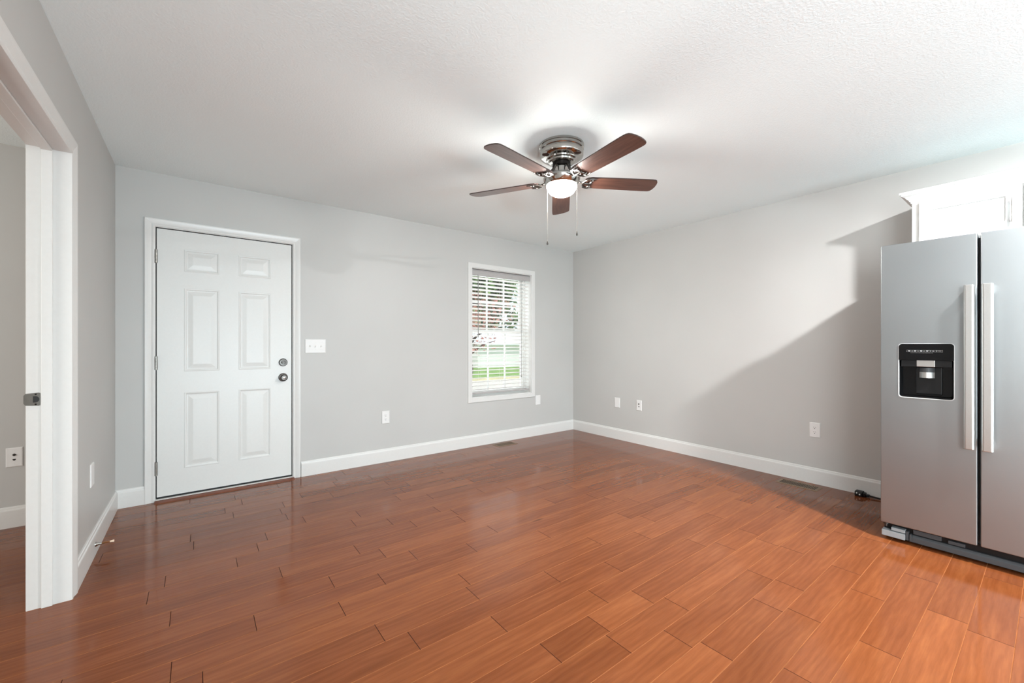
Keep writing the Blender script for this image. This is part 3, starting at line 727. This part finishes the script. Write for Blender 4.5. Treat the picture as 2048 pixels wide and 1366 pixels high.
fl([(0, 2.3045), (.040, 2.3045), (.043, 2.300), (.043, 2.262), (.047, 2.259), (.05, 2.2575), (0, 2.2575)], 'switch_housing', 'chrome')
fit = fl([(0, 2.258), (.052, 2.258), (.075, 2.2555), (.088, 2.252), (.090, 2.247), (.104, 2.243), (.114, 2.237), (.118, 2.229), (.1175, 2.222), (.113, 2.210), (.106, 2.197), (.100, 2.188), (.097, 2.186), (.097, 2.192), (0, 2.192)], 'light_fitter', 'chrome')
fl([(.096, 2.193), (.0968, 2.186), (.0945, 2.172), (.088, 2.156), (.077, 2.141), (.061, 2.129), (.042, 2.121), (.020, 2.1165), (0, 2.1155)], 'globe', 'globe', par=fit, sm=80)
# one blade with its iron in local coordinates (x outwards), then copies turned round the hub
def blade_mesh():
    k = B(); prof = [(.150, -.034, .040), (.165, -.052, .054), (.19, -.0585, .0600), (.30, -.0615, .0635), (.45, -.0645, .0665), (.56, -.066, .0685), (.600, -.066, .0685), (.622, -.0640, .0680), (.636, -.057, .0655), (.645, -.044, .060), (.652, -.022, .045), (.6555, .004, .022)]
    th = .0032; rows = []
    for x, a, b in prof:
        rows.append([k.bm.verts.new(p) for p in ((x, a, -th), (x, b, -th), (x, b, th), (x, a, th))])
    for p, q in zip(rows, rows[1:]):
        for i in range(4):
            f = k.bm.faces.new((p[i], p[(i+1)%4], q[(i+1)%4], q[i])); f.material_index = 1 if i in (1, 3) else 0
    for r_ in (rows[0], rows[-1]): k.bm.faces.new(r_).material_index = 1
    k.xf(Matrix.Rotation(R(-10), 4, 'X')); k.xf(Matrix.Translation((0, 0, 0)))
    return k
def iron_mesh():
    k = B(); P = Matrix.Rotation(R(-10), 4, 'X')
    arm = [(.050, 0, .092), (.066, 0, .080), (.080, 0, .055), (.092, 0, .030), (.108, 0, .010), (.125, 0, -.002), (.140, 0, -.006)]
    k.tube(arm, [.0085, .0075, .0065, .006, .006, .0065, .006], 8)
    def sc_(cx, cy, r0, r1, a0, a1, n=18, r=.0038):
        k.tube([P @ Vector((cx+(r0+(r1-r0)*i/n)*cos(a0+(a1-a0)*i/n), cy+(r0+(r1-r0)*i/n)*sin(a0+(a1-a0)*i/n), -.0075)) for i in range(n+1)], r, 7)
    for s in (1, -1):
        sc_(.168, s*.026, .030, .024, s*-2.4, s*2.2); sc_(.176, s*.028, .014, .012, s*2.6, s*-2.4, r=.003)
        k.tube([P @ Vector(p) for p in ((.138, s*.004, -.007), (.150, s*.030, -.008), (.170, s*.050, -.008), (.196, s*.056, -.008), (.222, s*.050, -.007))], [.006, .0055, .005, .004, .0025], 7)
    k.tube([P @ Vector(p) for p in ((.138, 0, -.007), (.17, 0, -.0085), (.205, 0, -.0075))], [.006, .0065, .003], 8)
    for q in ((.158, 0), (.200, .036), (.200, -.036)):
        k.lathe([(0, -.0115), (.004, -.011), (.006, -.0075), (.006, -.004), (0, -.004)], tuple(P @ Vector((q[0], q[1], 0))), n=12)
    return k
bz = 2.214
def local(k, name, mats, sm=None):
    bmesh.ops.recalc_face_normals(k.bm, faces=k.bm.faces); me = bpy.data.meshes.new(name); k.bm.to_mesh(me); k.bm.free()
    if sm: me.shade_smooth(); me.set_sharp_from_angle(angle=R(sm))
    for x in mats: me.materials.append(mat[x])
    return me
bme = local(blade_mesh(), 'blade', ['blade', 'bladeedge']); ime = local(iron_mesh(), 'blade_iron', ['iron'], 50)
for i, (a, up) in enumerate(zip((-97.5, -26.5, 46.5, 118.5, -169.5), (0, 1.6, 0, .4, 0))):
    b_ = bpy.data.objects.new('blade', bme); C.objects.link(b_); b_.parent = fan
    b_.location = (0, 0, bz-H); b_.rotation_euler = (0, R(-up), R(a))
    i_ = bpy.data.objects.new('blade_iron', ime); C.objects.link(i_); i_.parent = b_
rt = Vector((.796, -.605, 0))
for s, zend, r in ((-1, 1.826, .086), (1, 1.858, .090)):
    dp_ = Vector((.605, .796, 0))*(.055 if s < 0 else -.052)
    p = FC+rt*(s*r)+dp_; x, y = p.x, p.y
    k = B(); k.tube([(x, y, 2.212), (x, y, 2.0), (x, y, zend+.02)], .0009, 6)
    for i in range(40):
        z = zend+.02+i*.005; k.lathe([(0, z+.0012), (.0012, z), (0, z-.0012)], (x, y, 0), n=6)
    c_ = k.make('pull_chain', 'chain', fan)
    B().lathe([(0, zend+.024), (.002, zend+.022), (.0028, zend+.012), (.0052, zend+.004), (.0058, zend-.002), (.004, zend-.006), (0, zend-.007)], (x, y, 0), n=16).make('pull_knob', 'nickel', c_, smooth=50)

# ------------------------------------------------------------------ lamps out of frame: kitchen dome, and a side-room dome added as fill
def dome(x, y, r, label, em):
    o = thing('ceiling_light', (x, y, H), label, 'ceiling light')
    B().lathe([(r, H-.0005), (r+.022, H-.0005), (r+.022, H-.006), (r+.016, H-.011), (r+.004, H-.011), (r, H-.004)], (x, y, 0), n=40).make('trim_ring', 'plastic', o, smooth=30)
    B().lathe([(r+.003, H-.0065), (r*.9, H-.0105), (r*.6, H-.0145), (r*.3, H-.0165), (0, H-.017)], (x, y, 0), n=40).make('lens', em, o, smooth=80)
dome(-1.33, -4.37, .060, 'lit round slim ceiling light in the kitchen beside the refrigerator', 'dome')
dome(-6.3, -2.6, .14, 'lit round slim ceiling light added unseen to fill the side room', 'sidefilldome')

# ------------------------------------------------------------------ outdoors, seen through the window
GZ = -.35
tag(struct(B().box(-30, .2, GZ-.3, 60, 10.6, GZ).make('driveway', 'concrete')), 'pale concrete driveway outside the window', 'driveway')
tag(B().box(-30, 10.6, GZ-.3, 60, 11.6, GZ+.01).make('verge', 'straw'), 'strip of dry straw coloured grass along the far edge of the driveway', 'grass', kind='stuff')
tag(B().box(-30, 11.6, GZ-.3, 60, 90, GZ+.02).make('lawn', 'grass'), 'green lawn beyond the driveway outside the window', 'lawn', kind='stuff')
sh = thing('shed', (14.5, 20.5, GZ), 'pale blue white shed with light metal roof across the lawn', 'shed')
k = B()
for i in range(10): k.prism([(18.0, GZ+.02+i*.15), (17.985, GZ+.02+i*.15), (17.998, GZ+.17+i*.15), (18.0, GZ+.17+i*.15)], 'X', 9.9, 19)
k.box(9.9, 18, GZ+.02, 19, 23, 1.15); k.make('wall', 'shed', sh)
k = B(); k.prism([(17.6, 1.10), (20.5, 2.0), (23.4, 1.10), (23.4, 1.18), (20.5, 2.08), (17.6, 1.18)], 'X', 9.65, 19.3); k.make('roof', 'roofm', sh)
fe = thing('wooden_fence', (6.5, 19, GZ), 'brown board fence running left of the pale shed', 'fence')
k = B()
for i in range(40):
    x = 1.5+i*.205; k.box(x, 19, GZ+.02, x+.19, 19.02, 1.35+.02*((i*7)%3))
k.make('boards', 'fencew', fe); k = B(); k.box(1.5, 19.02, .0, 9.7, 19.08, .1).box(1.5, 19.02, 1.0, 9.7, 19.08, 1.1); k.make('rail', 'fencew', fe)
def tree(name, x, y, h, cz, rad, nleaf, ls, m_, label, low=None, seed=1, squash=1.0):
    rn = random.Random(seed); g0 = GZ+.02 if y > 11 else GZ; o = thing(name, (x, y, g0), label, 'tree')
    k = B(); k.tube([(x, y, g0), (x+.02, y, GZ+h*.3), (x-.03, y+.02, GZ+h*.6)], [h*.028, h*.022, h*.014], 9)
    for i in range(9):
        a = rn.uniform(0, 2*pi); z0 = GZ+h*rn.uniform(.28, .6); L = rad*rn.uniform(.5, .9)
        k.tube([(x, y, z0), (x+cos(a)*L*.5, y+sin(a)*L*.5, z0+L*.35), (x+cos(a)*L, y+sin(a)*L, z0+L*.5)], [h*.010, h*.006, h*.002], 6)
    k.make('trunk', 'bark', o)
    k = B(); blobs = [(rn.uniform(-.6, .6)*rad, rn.uniform(-.6, .6)*rad, rn.uniform(-.6, .6)*rad*squash, rad*rn.uniform(.35, .6)) for _ in range(14)]
    for i in range(nleaf):
        bx_, by_, bz_, br = rn.choice(blobs); v_ = Vector((rn.gauss(0, 1), rn.gauss(0, 1), rn.gauss(0, 1))).normalized()*br*rn.uniform(.6, 1.05)
        c = Vector((x+bx_, y+by_, cz+bz_))+v_
        a = Vector((rn.gauss(0, 1), rn.gauss(0, 1), rn.gauss(0, 1))).normalized(); b = a.orthogonal().normalized(); s = ls*rn.uniform(.6, 1.2)
        k.face([c-a*s, c-b*s*.5, c+a*s, c+b*s*.5])
    k.make('foliage', m_, o, recalc=False)
tree('red_tree', 1.52, 5.2, 2.9, 1.78, .95, 1700, .05, 'leafr', 'small tree with reddish leaves standing close outside the window', seed=3, squash=.8)
for x, y, h, cz, rad, mm, lab, sd in ((16.5, 29, 9, 4.9, 4.0, 'leafd', 'dark green leafy tree behind the shed, leftmost through the window', 5), (23.5, 41, 13, 6.6, 5.8, 'leafg', 'tall light green leafy tree rising behind the middle of the shed', 8), (28.5, 29.5, 9, 4.8, 4.2, 'leafd', 'dark green leafy tree behind the right end of the shed', 9)):
    tree('leafy_tree', x, y, h, cz, rad, 5200, .42, mm, lab, seed=sd)
